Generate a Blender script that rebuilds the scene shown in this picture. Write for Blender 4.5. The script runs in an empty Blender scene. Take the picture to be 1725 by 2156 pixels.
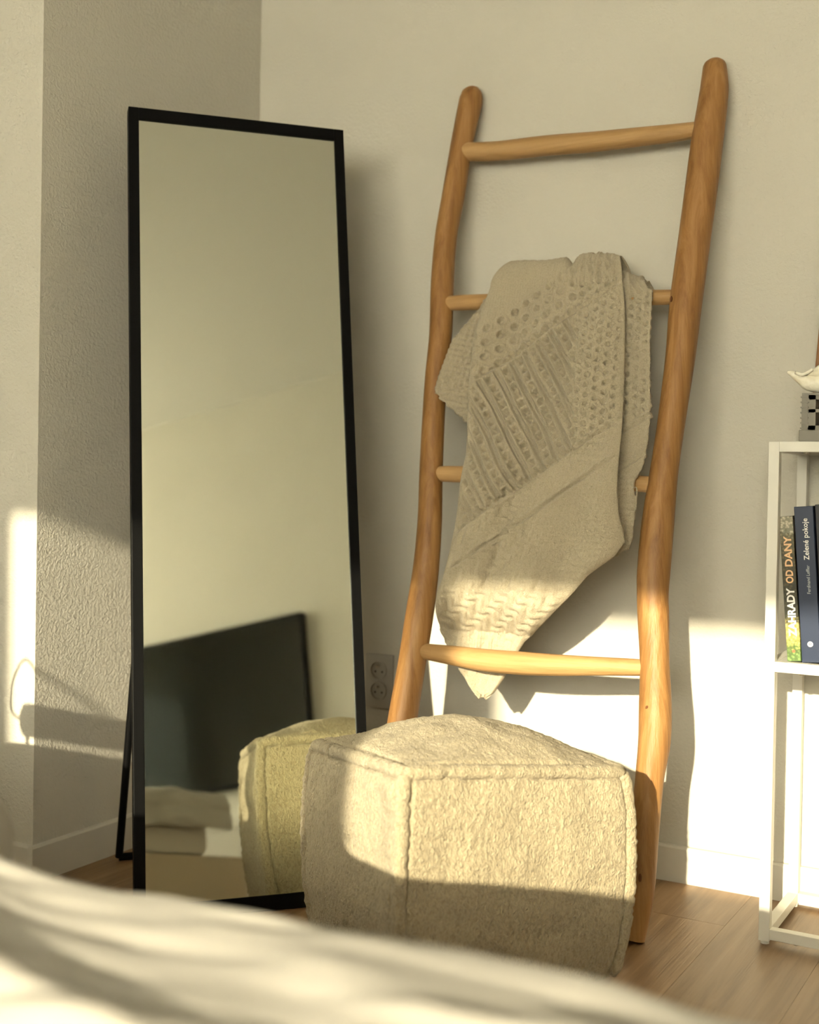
import bpy, bmesh, math, random
import numpy as np
from mathutils import Vector, Matrix

random.seed(7)
rng = np.random.default_rng(7)
S = bpy.context.scene
COL = S.collection

# ------------------------------------------------------------------ camera
# metres; X runs right along the back wall, Y towards it, Z up
F_PX, CY_PX, PITCH, ROLL, YAW = 2622.37, 1038.2, 0.01283, 0.01732, 0.51739
fw = Vector((-math.sin(YAW) * math.cos(PITCH), math.cos(YAW) * math.cos(PITCH), -math.sin(PITCH)))
rt = Vector((math.cos(YAW), math.sin(YAW), 0))
up = rt.cross(fw)
rt, up = (rt * math.cos(ROLL) + up * math.sin(ROLL)), (up * math.cos(ROLL) - rt * math.sin(ROLL))
cam = bpy.data.cameras.new('camera')
camo = bpy.data.objects.new('camera', cam)
COL.objects.link(camo)
camo.matrix_world = Matrix(((rt.x, up.x, -fw.x, 0), (rt.y, up.y, -fw.y, 0), (rt.z, up.z, -fw.z, 0.85), (0, 0, 0, 1)))
cam.sensor_fit = 'HORIZONTAL'
cam.sensor_width = 36
cam.lens = F_PX / 1725 * 36
cam.shift_y = (CY_PX - 1078) / 1725
cam.clip_start = 0.02
cam.dof.use_dof = True
cam.dof.focus_distance = 2.35
cam.dof.aperture_fstop = 3.0
S.camera = camo

# ------------------------------------------------------------------ daylight
W = bpy.data.worlds.new('world')
S.world = W
W.use_nodes = True
bg = W.node_tree.nodes['Background']
bg.inputs['Color'].default_value = (1.0, 0.925, 0.745, 1)
bg.inputs['Strength'].default_value = 20.0
SUN_D = Vector((-0.145, 1.0, -0.29)).normalized()
sl = bpy.data.lights.new('sun', 'SUN')
sl.energy = 11.0
sl.color = (1.0, 0.87, 0.62)
sl.angle = math.radians(0.65)
so = bpy.data.objects.new('sun', sl)
so.rotation_euler = SUN_D.to_track_quat('-Z', 'Y').to_euler()
so.location = (0, -6, 4)
COL.objects.link(so)
S.view_settings.view_transform = 'Standard'
S.view_settings.look = 'None'
S.view_settings.gamma = 1
S.view_settings.use_curve_mapping = False
S.view_settings.exposure = 0.15
S.cycles.blur_glossy = 0.3
S.cycles.sample_clamp_indirect = 30
S.cycles.max_bounces = 8
S.cycles.diffuse_bounces = 3
S.cycles.glossy_bounces = 6
S.cycles.transparent_max_bounces = 12

# ------------------------------------------------------------------ helpers
def link(me, name, mat=None, parent=None):
    o = bpy.data.objects.new(name, me)
    COL.objects.link(o)
    if mat is not None and len(me.materials) == 0:
        me.materials.append(mat)
    if parent is not None:
        o.parent = parent
    return o

def tag(o, label=None, cat=None, group=None, kind=None):
    if label: o['label'] = label
    if cat: o['category'] = cat
    if group: o['group'] = group
    if kind: o['kind'] = kind
    return o

def empty(name, loc=(0, 0, 0), rz=0.0):
    o = bpy.data.objects.new(name, None)
    o.location = loc
    o.rotation_euler = (0, 0, rz)
    COL.objects.link(o)
    return o

def mesh(name, V, Fc, smooth=False):
    me = bpy.data.meshes.new(name)
    me.from_pydata([tuple(map(float, v)) for v in V], [], [tuple(map(int, f)) for f in Fc])
    me.validate()
    if smooth:
        me.polygons.foreach_set('use_smooth', [True] * len(me.polygons))
    me.update()
    return me

class MB:
    """collects boxes, tubes and lathes into one mesh"""
    def __init__(s): s.v = []; s.f = []
    def add(s, V, Fc):
        n = len(s.v); s.v += [tuple(map(float, v)) for v in V]; s.f += [tuple(int(i) + n for i in f) for f in Fc]
        return s
    def box(s, a, b, bev=0.0):
        x0, y0, z0 = a; x1, y1, z1 = b
        bm = bmesh.new()
        bmesh.ops.create_cube(bm, size=1)
        for v in bm.verts:
            v.co = ((x0 + x1) / 2 + v.co.x * (x1 - x0), (y0 + y1) / 2 + v.co.y * (y1 - y0), (z0 + z1) / 2 + v.co.z * (z1 - z0))
        if bev > 0:
            bmesh.ops.bevel(bm, geom=list(bm.edges), offset=bev, segments=2, affect='EDGES', profile=0.5)
        bm.verts.index_update()
        s.add([v.co[:] for v in bm.verts], [[v.index for v in f.verts] for f in bm.faces])
        bm.free(); return s
    def tube(s, pts, rad, n=12, cap=True, round_cap=False, flat=1.0, wob=0.0):
        P = np.array(pts, float); R = np.broadcast_to(np.array(rad, float), (len(P),)).copy()
        if round_cap:
            d0 = P[0] - P[1]; d0 /= np.linalg.norm(d0); d1 = P[-1] - P[-2]; d1 /= np.linalg.norm(d1)
            k = [(0.95, 0.35), (0.75, 0.68), (0.4, 0.93)]
            P = np.vstack([[P[0] + d0 * R[0] * 0.55 * a for a, b in k], P, [P[-1] + d1 * R[-1] * 0.55 * a for a, b in reversed(k)]])
            R = np.concatenate([[R[0] * b for a, b in k], R, [R[-1] * b for a, b in reversed(k)]])
        T = np.gradient(P, axis=0); T /= np.linalg.norm(T, axis=1)[:, None] + 1e-12
        ref = np.array([0, 1, 0.01]) if abs(T[0][1]) < 0.8 else np.array([1, 0, 0.01])
        u = np.cross(T[0], ref); u /= np.linalg.norm(u)
        V = []; ph = rng.uniform(0, 6.28, 4)
        for i in range(len(P)):
            u = u - T[i] * (u @ T[i]); u /= np.linalg.norm(u); w = np.cross(T[i], u)
            for j in range(n):
                a = 2 * math.pi * j / n
                r = R[i] * (1 + wob * (math.sin(2 * a + ph[0] + i * .11) + .7 * math.sin(3 * a + ph[1] - i * .17)))
                V.append(P[i] + u * math.cos(a) * r + w * math.sin(a) * r * flat)
        Fc = [[i * n + j, i * n + (j + 1) % n, (i + 1) * n + (j + 1) % n, (i + 1) * n + j] for i in range(len(P) - 1) for j in range(n)]
        if cap:
            Fc.append(list(range(n))[::-1]); Fc.append([(len(P) - 1) * n + j for j in range(n)])
        return s.add(V, Fc)
    def lathe(s, prof, n=24, origin=(0, 0, 0), axis='z'):
        V = []
        for r, h in prof:
            for j in range(n):
                a = 2 * math.pi * j / n
                c = (r * math.cos(a), r * math.sin(a), h)
                if axis == 'y': c = (c[0], c[2], c[1])
                V.append((c[0] + origin[0], c[1] + origin[1], c[2] + origin[2]))
        m = len(prof)
        Fc = [[i * n + j, i * n + (j + 1) % n, (i + 1) * n + (j + 1) % n, (i + 1) * n + j] for i in range(m - 1) for j in range(n)]
        Fc.append(list(range(n))[::-1]); Fc.append([(m - 1) * n + j for j in range(n)])
        return s.add(V, Fc)
    def build(s, name, mat, parent=None, smooth=False, auto=False):
        me = mesh(name, s.v, s.f, smooth)
        bm = bmesh.new(); bm.from_mesh(me); bmesh.ops.recalc_face_normals(bm, faces=bm.faces); bm.to_mesh(me); bm.free()
        if auto:
            me.polygons.foreach_set('use_smooth', [True] * len(me.polygons))
            me.set_sharp_from_angle(angle=math.radians(40))
        return link(me, name, mat, parent)

def spline(pts, n):
    """Catmull-Rom through rows of any width, n samples per span"""
    P = np.array(pts, float); P = np.vstack([2 * P[0] - P[1], P, 2 * P[-1] - P[-2]])
    out = []
    for i in range(1, len(P) - 2):
        for k in range(n):
            t = k / n
            a, b, c, d = P[i - 1], P[i], P[i + 1], P[i + 2]
            out.append(0.5 * ((2 * b) + (c - a) * t + (2 * a - 5 * b + 4 * c - d) * t * t + (3 * b - a - 3 * c + d) * t ** 3))
    out.append(P[-2])
    return np.array(out)

def vnoise(x, y, seed=0):
    """smooth value noise on numpy arrays"""
    r = np.random.default_rng(seed).uniform(-1, 1, (256, 256))
    xi = np.floor(x).astype(int); yi = np.floor(y).astype(int)
    fx = x - xi; fy = y - yi; fx = fx * fx * (3 - 2 * fx); fy = fy * fy * (3 - 2 * fy)
    g = lambda a, b: r[a % 256, b % 256]
    return (g(xi, yi) * (1 - fx) + g(xi + 1, yi) * fx) * (1 - fy) + (g(xi, yi + 1) * (1 - fx) + g(xi + 1, yi + 1) * fx) * fy

# ------------------------------------------------------------------ materials
def mat(name, col, rough=0.6, spec=0.5, metal=0.0, sheen=0.0):
    m = bpy.data.materials.new(name); m.use_nodes = True
    b = m.node_tree.nodes['Principled BSDF']
    b.inputs['Base Color'].default_value = (*col, 1)
    b.inputs['Roughness'].default_value = rough
    b.inputs['Specular IOR Level'].default_value = spec
    b.inputs['Metallic'].default_value = metal
    if sheen:
        b.inputs['Sheen Weight'].default_value = sheen
        b.inputs['Sheen Roughness'].default_value = 0.6
    return m

def nodes(m): return m.node_tree.nodes, m.node_tree.links, m.node_tree.nodes['Principled BSDF']

def coords(m, scale=(1, 1, 1), kind='Object'):
    N, L, _ = nodes(m)
    tc = N.new('ShaderNodeTexCoord'); mp = N.new('ShaderNodeMapping')
    mp.inputs['Scale'].default_value = scale
    L.new(tc.outputs[kind], mp.inputs['Vector'])
    return mp.outputs['Vector']

def noise(m, vec, scale, detail=3, rough=0.5, dist=0.0):
    N, L, _ = nodes(m)
    n = N.new('ShaderNodeTexNoise')
    n.inputs['Scale'].default_value = scale; n.inputs['Detail'].default_value = detail
    n.inputs['Roughness'].default_value = rough; n.inputs['Distortion'].default_value = dist
    L.new(vec, n.inputs['Vector'])
    return n.outputs['Fac']

def ramp(m, fac, stops):
    N, L, _ = nodes(m)
    r = N.new('ShaderNodeValToRGB')
    e = r.color_ramp.elements
    while len(e) < len(stops): e.new(0.5)
    for k, (p, c) in zip(e, stops):
        k.position = p; k.color = (*c, 1)
    L.new(fac, r.inputs['Fac'])
    return r.outputs['Color']

def bump(m, h, dist, strength=1.0, prev=None):
    N, L, b = nodes(m)
    n = N.new('ShaderNodeBump'); n.inputs['Distance'].default_value = dist; n.inputs['Strength'].default_value = strength
    L.new(h, n.inputs['Height'])
    if prev is not None: L.new(prev, n.inputs['Normal'])
    L.new(n.outputs['Normal'], b.inputs['Normal'])
    return n.outputs['Normal']

M = {}
def m_wall(name, grain):
    m = mat(name, (0.560, 0.535, 0.468), 0.85, 0.2)
    v = coords(m)
    N, L, b = nodes(m)
    L.new(ramp(m, noise(m, v, 3.0, 4), [(0.3, (0.550, 0.525, 0.458)), (0.7, (0.572, 0.547, 0.480))]), b.inputs['Base Color'])
    bump(m, noise(m, v, 150, 3, 0.55, 0.6), grain)
    return m
M['wall'] = m_wall('wall_paint', 0.0012)
M['wall_rough'] = m_wall('rough_plaster', 0.0024)
M['ceiling'] = mat('ceiling_paint', (0.60, 0.585, 0.535), 0.9, 0.2)
M['trim'] = mat('white_trim', (0.60, 0.575, 0.515), 0.45, 0.35)
bump(M['trim'], noise(M['trim'], coords(M['trim']), 12, 2), 0.0006)
M['black'] = mat('black_metal', (0.003, 0.003, 0.003), 0.5, 0.08)
bump(M['black'], noise(M['black'], coords(M['black']), 400, 2), 0.0001)
M['white_metal'] = mat('white_powder_coat', (0.64, 0.62, 0.56), 0.4, 0.35)
bump(M['white_metal'], noise(M['white_metal'], coords(M['white_metal']), 500, 2), 0.0001)
M['mirror'] = mat('mirror_silver', (0.80, 0.82, 0.725), 0.02, 0.5, 1.0)

def m_floor():
    m = mat('oak_laminate', (0.3, 0.19, 0.1), 0.42, 0.45)
    N, L, b = nodes(m)
    oi = N.new('ShaderNodeObjectInfo')
    tc = N.new('ShaderNodeTexCoord'); ad = N.new('ShaderNodeVectorMath'); ad.operation = 'ADD'
    mu = N.new('ShaderNodeVectorMath'); mu.operation = 'SCALE'; mu.inputs['Scale'].default_value = 1.0
    cx = N.new('ShaderNodeCombineXYZ')
    ml = N.new('ShaderNodeMath'); ml.operation = 'MULTIPLY'; ml.inputs[1].default_value = 37.0
    L.new(oi.outputs['Random'], ml.inputs[0]); L.new(ml.outputs[0], cx.inputs['X']); L.new(ml.outputs[0], cx.inputs['Y'])
    L.new(tc.outputs['Object'], ad.inputs[0]); L.new(cx.outputs[0], ad.inputs[1])
    mp = N.new('ShaderNodeMapping'); mp.inputs['Scale'].default_value = (26, 1.6, 1); L.new(ad.outputs[0], mp.inputs['Vector'])
    n1 = noise(m, mp.outputs['Vector'], 1.5, 6, 0.6, 0.6)
    c = ramp(m, n1, [(0.3, (0.185, 0.108, 0.052)), (0.52, (0.275, 0.170, 0.088)), (0.72, (0.330, 0.215, 0.120))])
    mx = N.new('ShaderNodeMix'); mx.data_type = 'RGBA'; mx.blend_type = 'MULTIPLY'; mx.inputs[0].default_value = 1.0
    vr = ramp(m, oi.outputs['Random'], [(0.0, (0.86, 0.86, 0.86)), (1.0, (1.08, 1.06, 1.03))])
    L.new(c, mx.inputs[6]); L.new(vr, mx.inputs[7]); L.new(mx.outputs[2], b.inputs['Base Color'])
    mp2 = N.new('ShaderNodeMapping'); mp2.inputs['Scale'].default_value = (220, 6, 1); L.new(ad.outputs[0], mp2.inputs['Vector'])
    bump(m, noise(m, mp2.outputs['Vector'], 1.0, 3), 0.0007)
    return m
M['floor'] = m_floor()

def m_wood(name, scale, cols):
    m = mat(name, cols[1], 0.5, 0.35)
    N, L, b = nodes(m)
    v = coords(m, scale)
    n1 = noise(m, v, 1.0, 7, 0.66, 0.7)
    L.new(ramp(m, n1, [(0.25, cols[0]), (0.5, cols[1]), (0.75, cols[2])]), b.inputs['Base Color'])
    bump(m, noise(m, v, 2.3, 4, 0.6), 0.0022)
    return m
WC = [(0.165, 0.070, 0.020), (0.30, 0.148, 0.047), (0.42, 0.232, 0.085)]
M['wood_post'] = m_wood('teak_post', (38, 38, 1.7), WC)
M['wood_rung'] = m_wood('teak_rung', (2.6, 36, 36), [(0.26, 0.138, 0.050), (0.41, 0.245, 0.100), (0.51, 0.325, 0.145)])
M['knot'] = mat('teak_knot', (0.13, 0.052, 0.018), 0.7, 0.2)
bump(M['knot'], noise(M['knot'], coords(M['knot']), 300, 3), 0.001)

def m_fleece():
    m = mat('cream_boucle', (0.62, 0.52, 0.36), 0.95, 0.08, sheen=0.25)
    N, L, b = nodes(m)
    v = coords(m, (1.0, 1.0, 0.55))
    n1 = noise(m, v, 230, 2, 0.5, 1.2)
    n2 = noise(m, v, 480, 2, 0.6)
    mx = N.new('ShaderNodeMath'); mx.operation = 'MULTIPLY_ADD'; mx.inputs[1].default_value = 0.35
    L.new(n2, mx.inputs[0]); L.new(n1, mx.inputs[2])
    L.new(ramp(m, n1, [(0.3, (0.31, 0.25, 0.155)), (0.6, (0.445, 0.375, 0.245))]), b.inputs['Base Color'])
    bump(m, mx.outputs[0], 0.0065)
    return m
M['fleece'] = m_fleece()

def m_knit():
    m = mat('oat_knit', (0.62, 0.535, 0.39), 0.95, 0.08, sheen=0.2)
    N, L, b = nodes(m)
    v = coords(m)
    n1 = noise(m, v, 420, 3, 0.65, 0.8)
    L.new(ramp(m, n1, [(0.3, (0.41, 0.345, 0.235)), (0.7, (0.56, 0.485, 0.345))]), b.inputs['Base Color'])
    bump(m, n1, 0.0035)
    return m
M['knit'] = m_knit()

def m_cloth(name, c, scale=900, d=0.0006):
    m = mat(name, c, 0.9, 0.15, sheen=0.1)
    bump(m, noise(m, coords(m), scale, 2, 0.6), d)
    return m
M['duvet'] = m_cloth('duvet_cotton', (0.37, 0.35, 0.31))
M['bed_base'] = m_cloth('bed_upholstery', (0.42, 0.35, 0.25))
M['mattress'] = m_cloth('mattress_cover', (0.50, 0.47, 0.41))
M['plastic'] = mat('white_plastic', (0.40, 0.375, 0.33), 0.35, 0.5)
bump(M['plastic'], noise(M['plastic'], coords(M['plastic']), 40, 2), 0.0002)
M['hole'] = mat('socket_dark', (0.02, 0.018, 0.015), 0.6, 0.3)
M['brass'] = mat('contact_metal', (0.5, 0.45, 0.36), 0.3, 0.5, 1.0)
M['screen'] = mat('tv_screen', (0.010, 0.011, 0.010), 0.03, 0.6)
M['crate'] = mat('grey_plastic', (0.20, 0.185, 0.155), 0.55, 0.4)
bump(M['crate'], noise(M['crate'], coords(M['crate']), 300, 2), 0.0003)
M['shell'] = mat('white_shell', (0.80, 0.77, 0.66), 0.4, 0.45)
N_, L_, b_ = nodes(M['shell'])
L_.new(ramp(M['shell'], noise(M['shell'], coords(M['shell']), 45, 4), [(0.35, (0.68, 0.63, 0.50)), (0.6, (0.84, 0.81, 0.70))]), b_.inputs['Base Color'])
bump(M['shell'], noise(M['shell'], coords(M['shell']), 70, 3), 0.002)
M['frame_wood'] = m_wood('brown_frame_wood', (60, 60, 4), [(0.15, 0.065, 0.022), (0.24, 0.11, 0.04), (0.32, 0.16, 0.065)])
M['paper'] = mat('book_pages', (0.72, 0.67, 0.55), 0.9, 0.1)
bump(M['paper'], noise(M['paper'], coords(M['paper'], (1, 600, 1)), 2, 2), 0.0003)
M['navy'] = mat('navy_cover', (0.012, 0.022, 0.055), 0.42, 0.4)
bump(M['navy'], noise(M['navy'], coords(M['navy']), 600, 2), 0.0001)
M['black_cover'] = mat('black_cover', (0.006, 0.006, 0.007), 0.4, 0.4)
M['green_cover'] = mat('green_cover', (0.05, 0.07, 0.03), 0.5, 0.4)
M['ink_white'] = mat('white_print', (0.80, 0.79, 0.76), 0.5, 0.3)
M['ink_grey'] = mat('grey_print', (0.45, 0.47, 0.48), 0.5, 0.3)
M['ink_peach'] = mat('peach_print', (0.78, 0.50, 0.28), 0.5, 0.3)
M['ink_red'] = mat('red_print', (0.70, 0.12, 0.05), 0.5, 0.3)
def m_garden():
    m = mat('garden_photo_cover', (0.3, 0.3, 0.15), 0.4, 0.4)
    N, L, b = nodes(m)
    tc = N.new('ShaderNodeTexCoord'); sp = N.new('ShaderNodeSeparateXYZ'); L.new(tc.outputs['Object'], sp.inputs[0])
    mr = N.new('ShaderNodeMapRange'); mr.inputs['From Min'].default_value = 0.0; mr.inputs['From Max'].default_value = 0.268
    L.new(sp.outputs['Z'], mr.inputs['Value'])
    nz = noise(m, tc.outputs['Object'], 120, 4, 0.7)
    ad = N.new('ShaderNodeMath'); ad.operation = 'MULTIPLY_ADD'; ad.inputs[1].default_value = 0.22; L.new(nz, ad.inputs[0]); L.new(mr.outputs[0], ad.inputs[2])
    base = ramp(m, ad.outputs[0], [(0.10, (0.16, 0.26, 0.09)), (0.20, (0.13, 0.20, 0.06)), (0.26, (0.55, 0.50, 0.16)), (0.36, (0.42, 0.36, 0.14)), (0.42, (0.03, 0.03, 0.015)), (0.85, (0.10, 0.08, 0.04)), (0.97, (0.20, 0.17, 0.10)), (1.04, (0.40, 0.36, 0.30))])
    vo = N.new('ShaderNodeTexVoronoi'); vo.inputs['Scale'].default_value = 190; L.new(tc.outputs['Object'], vo.inputs['Vector'])
    mx = N.new('ShaderNodeMix'); mx.data_type = 'RGBA'; mx.blend_type = 'OVERLAY'; mx.inputs[0].default_value = 0.75
    L.new(base, mx.inputs[6]); L.new(ramp(m, vo.outputs['Distance'], [(0.1, (0.75, 0.72, 0.62)), (0.6, (0.16, 0.18, 0.12))]), mx.inputs[7])
    L.new(mx.outputs[2], b.inputs['Base Color'])
    return m
M['garden'] = m_garden()
def m_glass():
    m = bpy.data.materials.new('window_glass'); m.use_nodes = True
    N, L = m.node_tree.nodes, m.node_tree.links
    N.remove(N['Principled BSDF'])
    t = N.new('ShaderNodeBsdfTransparent'); t.inputs['Color'].default_value = (0.97, 0.98, 0.97, 1)
    g = N.new('ShaderNodeBsdfGlossy'); g.inputs['Roughness'].default_value = 0.02
    mx = N.new('ShaderNodeMixShader'); mx.inputs['Fac'].default_value = 0.06
    L.new(t.outputs[0], mx.inputs[1]); L.new(g.outputs[0], mx.inputs[2]); L.new(mx.outputs[0], N['Material Output'].inputs['Surface'])
    return m
M['glass'] = m_glass()
def m_blind():
    m = bpy.data.materials.new('added_blind_fabric'); m.use_nodes = True
    N, L = m.node_tree.nodes, m.node_tree.links
    N.remove(N['Principled BSDF'])
    t = N.new('ShaderNodeBsdfTranslucent'); t.inputs['Color'].default_value = (0.85, 0.80, 0.68, 1)
    d = N.new('ShaderNodeBsdfDiffuse'); d.inputs['Color'].default_value = (0.80, 0.77, 0.68, 1)
    mx = N.new('ShaderNodeMixShader'); mx.inputs['Fac'].default_value = 0.4
    L.new(t.outputs[0], mx.inputs[1]); L.new(d.outputs[0], mx.inputs[2]); L.new(mx.outputs[0], N['Material Output'].inputs['Surface'])
    return m
M['blind'] = m_blind()
def m_curtain():
    m = bpy.data.materials.new('curtain_cotton'); m.use_nodes = True
    N, L = m.node_tree.nodes, m.node_tree.links
    N.remove(N['Principled BSDF'])
    t = N.new('ShaderNodeBsdfTranslucent'); t.inputs['Color'].default_value = (0.46, 0.50, 0.50, 1)
    d = N.new('ShaderNodeBsdfDiffuse'); d.inputs['Color'].default_value = (0.62, 0.62, 0.59, 1)
    mx = N.new('ShaderNodeMixShader'); mx.inputs['Fac'].default_value = 0.55
    L.new(t.outputs[0], mx.inputs[1]); L.new(d.outputs[0], mx.inputs[2]); L.new(mx.outputs[0], N['Material Output'].inputs['Surface'])
    return m
M['curtain'] = m_curtain()

# ------------------------------------------------------------------ the room
XL, YP, YB, XR, YW, ZC, XF = -1.934, 1.849, 2.588, 1.30, -2.20, 2.54, -2.75
def struct(o, label=None): return tag(o, label, kind='structure')
T = 0.12
struct(MB().box((XL - T, YB, 0), (XR + T, YB + T, ZC)).build('wall_back', M['wall']), 'white painted wall behind the ladder')
struct(MB().box((XL - T, YP + 0.10, 0), (XL, YB, ZC)).box((XF, YP, 0), (XL, YP + 0.10, ZC)).build('wall_left', M['wall_rough']), 'rough plastered corner wall beside the mirror')
struct(MB().box((XF - T, YW - T, 0), (XF, YP + 0.10, ZC)).build('wall_far_left', M['wall']), 'white wall at the head of the bed')
struct(MB().box((XR, YW - T, 0), (XR + T, YB, ZC)).build('wall_right', M['wall']), 'white wall carrying the television')
# window wall with its opening
WX0, WX1, WZ0, WZ1 = -2.20, 1.10, 0.85, 2.40
BLIND_Z = 1.94
struct(MB().box((XF, YW - 0.25, 0), (WX0, YW, ZC)).box((WX1, YW - 0.25, 0), (XR, YW, ZC)).box((WX0, YW - 0.25, 0), (WX1, YW, WZ0)).box((WX0, YW - 0.25, WZ1), (WX1, YW, ZC)).build('wall_front', M['wall']), 'white wall around the window')
struct(MB().box((XF - T, YW - 0.25, ZC), (XR + T, YB + T, ZC + 0.1)).build('ceiling', M['ceiling']), 'plain white ceiling')
# window: frame, sashes meeting in a wide mullion, panes
win = struct(MB().box((-0.64, YW - 0.10, WZ0), (-0.53, YW - 0.03, WZ1), 0.004).box((WX0, YW - 0.10, WZ0), (WX0 + 0.012, YW - 0.03, WZ1)).box((WX1 - 0.012, YW - 0.10, WZ0), (WX1, YW - 0.03, WZ1)).box((WX0, YW - 0.10, WZ1 - 0.01), (WX1, YW - 0.03, WZ1)).box((WX0, YW - 0.10, WZ0), (WX1, YW - 0.03, WZ0 + 0.05)).build('window_1', M['trim']), 'white window with two sashes')
for a, b in ((WX0 + 0.012, -0.64), (-0.53, WX1 - 0.012)):
    MB().box((a, YW - 0.075, WZ0 + 0.05), (b, YW - 0.07, WZ1 - 0.01)).build('pane', M['glass'], win)
MB().box((WX0 - 0.04, YW - 0.03, WZ0 - 0.03), (WX1 + 0.04, YW + 0.12, WZ0), 0.004).build('window_sill', M['trim'], win)
bd = empty('added_blind', (0, YW - 0.02, 0)); tag(bd, 'cream roller blind, unseen, added to glow onto the upper walls', 'blind')  # added: translucent cloth spreads sunlight to brighten the upper walls
MB().box((WX0 + 0.004, 0, BLIND_Z), (WX1 - 0.004, 0.0012, WZ1 - 0.03)).build('blind_cloth', M['blind'], bd)
MB().box((WX0 + 0.004, -0.005, BLIND_Z - 0.004), (WX1 - 0.004, 0.006, BLIND_Z + 0.016), 0.002).build('bottom_bar', M['trim'], bd)
MB().tube([(WX0 + 0.004, -0.002, WZ1 - 0.022), (WX1 - 0.004, -0.002, WZ1 - 0.022)], 0.019, 16).build('roller_tube', M['trim'], bd, auto=True)
# floor of separate planks running towards the back wall
flo = struct(MB().box((XF - T, YW - 0.2, -0.06), (XR + T, YB + T, -0.009)).build('floor', M['hole']), 'brown oak laminate floor')
PW, PL = 0.192, 1.29
pm = {}
i = 0
x = XF
while x < XR - 1e-6:
    w = min(PW, XR - x)
    y = YW - 0.2 - ((i * 0.43) % 1.0) * PL
    while y < YB:
        y0, y1 = max(y, YW - 0.2), min(y + PL, YB)
        if y1 - y0 > 0.02:
            key = (round(w, 4), round(y1 - y0, 4))
            if key not in pm:
                me = MB().box((0.0002, 0.0002, -0.009), (w - 0.0002, y1 - y0 - 0.0002, 0), 0.00025)
                pm[key] = mesh('plank', me.v, me.f); pm[key].materials.append(M['floor'])
            p = link(pm[key], 'plank', None, flo); p.location = (x, y0, 0)
        y += PL
    x += PW; i += 1
# skirting boards with an eased top edge
def skirt(name, a, b, nrm, h=0.076, t=0.013):
    a, b, nrm = Vector(a), Vector(b), Vector(nrm)
    prof = [(0, 0), (t, 0), (t, h - 0.004), (t - 0.0035, h), (0, h)]
    V = [(p + nrm * d) + Vector((0, 0, z)) for p in (a, b) for d, z in prof]
    k = len(prof)
    Fc = [[i, (i + 1) % k, k + (i + 1) % k, k + i] for i in range(k)] + [list(range(k)), list(range(k, 2 * k))[::-1]]
    return struct(MB().add(V, Fc).build(name, M['trim']), None)
skirt('baseboard_back', (XL, YB, 0), (XR, YB, 0), (0, -1, 0))
skirt('baseboard_left', (XL, YP - 0.0125, 0), (XL, YB, 0), (1, 0, 0))
skirt('baseboard_front_left', (XF, YP, 0), (XL, YP, 0), (0, -1, 0))
skirt('baseboard_right', (XR, YW, 0), (XR, YB, 0), (-1, 0, 0))

# ------------------------------------------------------------------ leaning mirror on a rear stand
MA, MT = 0.8473, 0.1928
MW, MH = 0.4693, 1.6498
mir = empty('standing_mirror', (-1.5878, 1.7745, 0), MA)
tag(mir, 'tall standing mirror in a thin black frame leaning into the corner', 'mirror')
tilt = Matrix.Rotation(-MT, 4, 'X')        # local: x along the foot, y to the rear, z up; leans to the rear
def mpart(mb, name, m, parent=None):
    mb.v = [tuple(tilt @ Vector(v)) for v in mb.v]
    return mb.build(name, m, parent or mir)
FWD, FD = 0.0215, 0.026
mpart(MB().box((0, 0, 0), (FWD, FD, MH), 0.0012), 'frame_side', M['black'])
mpart(MB().box((MW - FWD, 0, 0), (MW, FD, MH), 0.0012), 'frame_side', M['black'])
mpart(MB().box((FWD, 0, MH - 0.027), (MW - FWD, FD, MH), 0.0012), 'frame_top', M['black'])
mpart(MB().box((FWD, 0, 0.002), (MW - FWD, FD, 0.031), 0.0012), 'frame_bottom', M['black'])
gl = mpart(MB().box((FWD, 0.004, 0.031), (MW - FWD, 0.007, MH - 0.027)), 'mirror_glass', M['mirror'])
gl['label'] = 'silvered mirror glass reflecting the room'
mpart(MB().box((FWD, 0.008, 0.031), (MW - FWD, 0.016, MH - 0.027)), 'backing_board', M['black'])
for xx in (0.012, MW - 0.012):
    topp = tilt @ Vector((0.07 if xx < 0.2 else MW - 0.07, FD + 0.006, MH * 0.72))
    MB().tube([topp, Vector((xx, 0.402, 0.009))], 0.0085, 10).build('stand_leg', M['black'], mir, auto=True)
MB().tube([(0.012, 0.402, 0.009), (MW - 0.012, 0.402, 0.009)], 0.0085, 10).build('stand_bar', M['black'], mir, auto=True)

# ------------------------------------------------------------------ wooden ladder
lad = empty('wooden_ladder', (-1.03, 2.2, 0))
tag(lad, 'rustic teak ladder of crooked branches leaning on the wall', 'ladder')
POST_R = [(-0.7443, 2.5538, 1.7102, 0.0241), (-0.7423, 2.5473, 1.6787, 0.0274), (-0.7419, 2.5408, 1.6476, 0.0293), (-0.7475, 2.5198, 1.5457, 0.0321), (-0.7516, 2.4989, 1.4447, 0.0324), (-0.7562, 2.4783, 1.345, 0.0322), (-0.7627, 2.4498, 1.2073, 0.0324), (-0.7648, 2.4277, 1.1005, 0.0298), (-0.7728, 2.398, 0.9572, 0.0277), (-0.779, 2.3785, 0.8629, 0.0285), (-0.7823, 2.3592, 0.7697, 0.0321), (-0.7822, 2.3402, 0.6777, 0.0323), (-0.78, 2.3308, 0.6323, 0.0304), (-0.7745, 2.3215, 0.5874, 0.0298), (-0.7637, 2.3032, 0.4988, 0.0277), (-0.7565, 2.2887, 0.4288, 0.0303), (-0.7522, 2.2743, 0.3594, 0.0301), (-0.7556, 2.2599, 0.2898, 0.0268), (-0.7567, 2.2405, 0.1955, 0.0271), (-0.7554, 2.2178, 0.0862, 0.0264), (-0.7618, 2.2005, 0.0045, 0.0232)]
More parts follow.
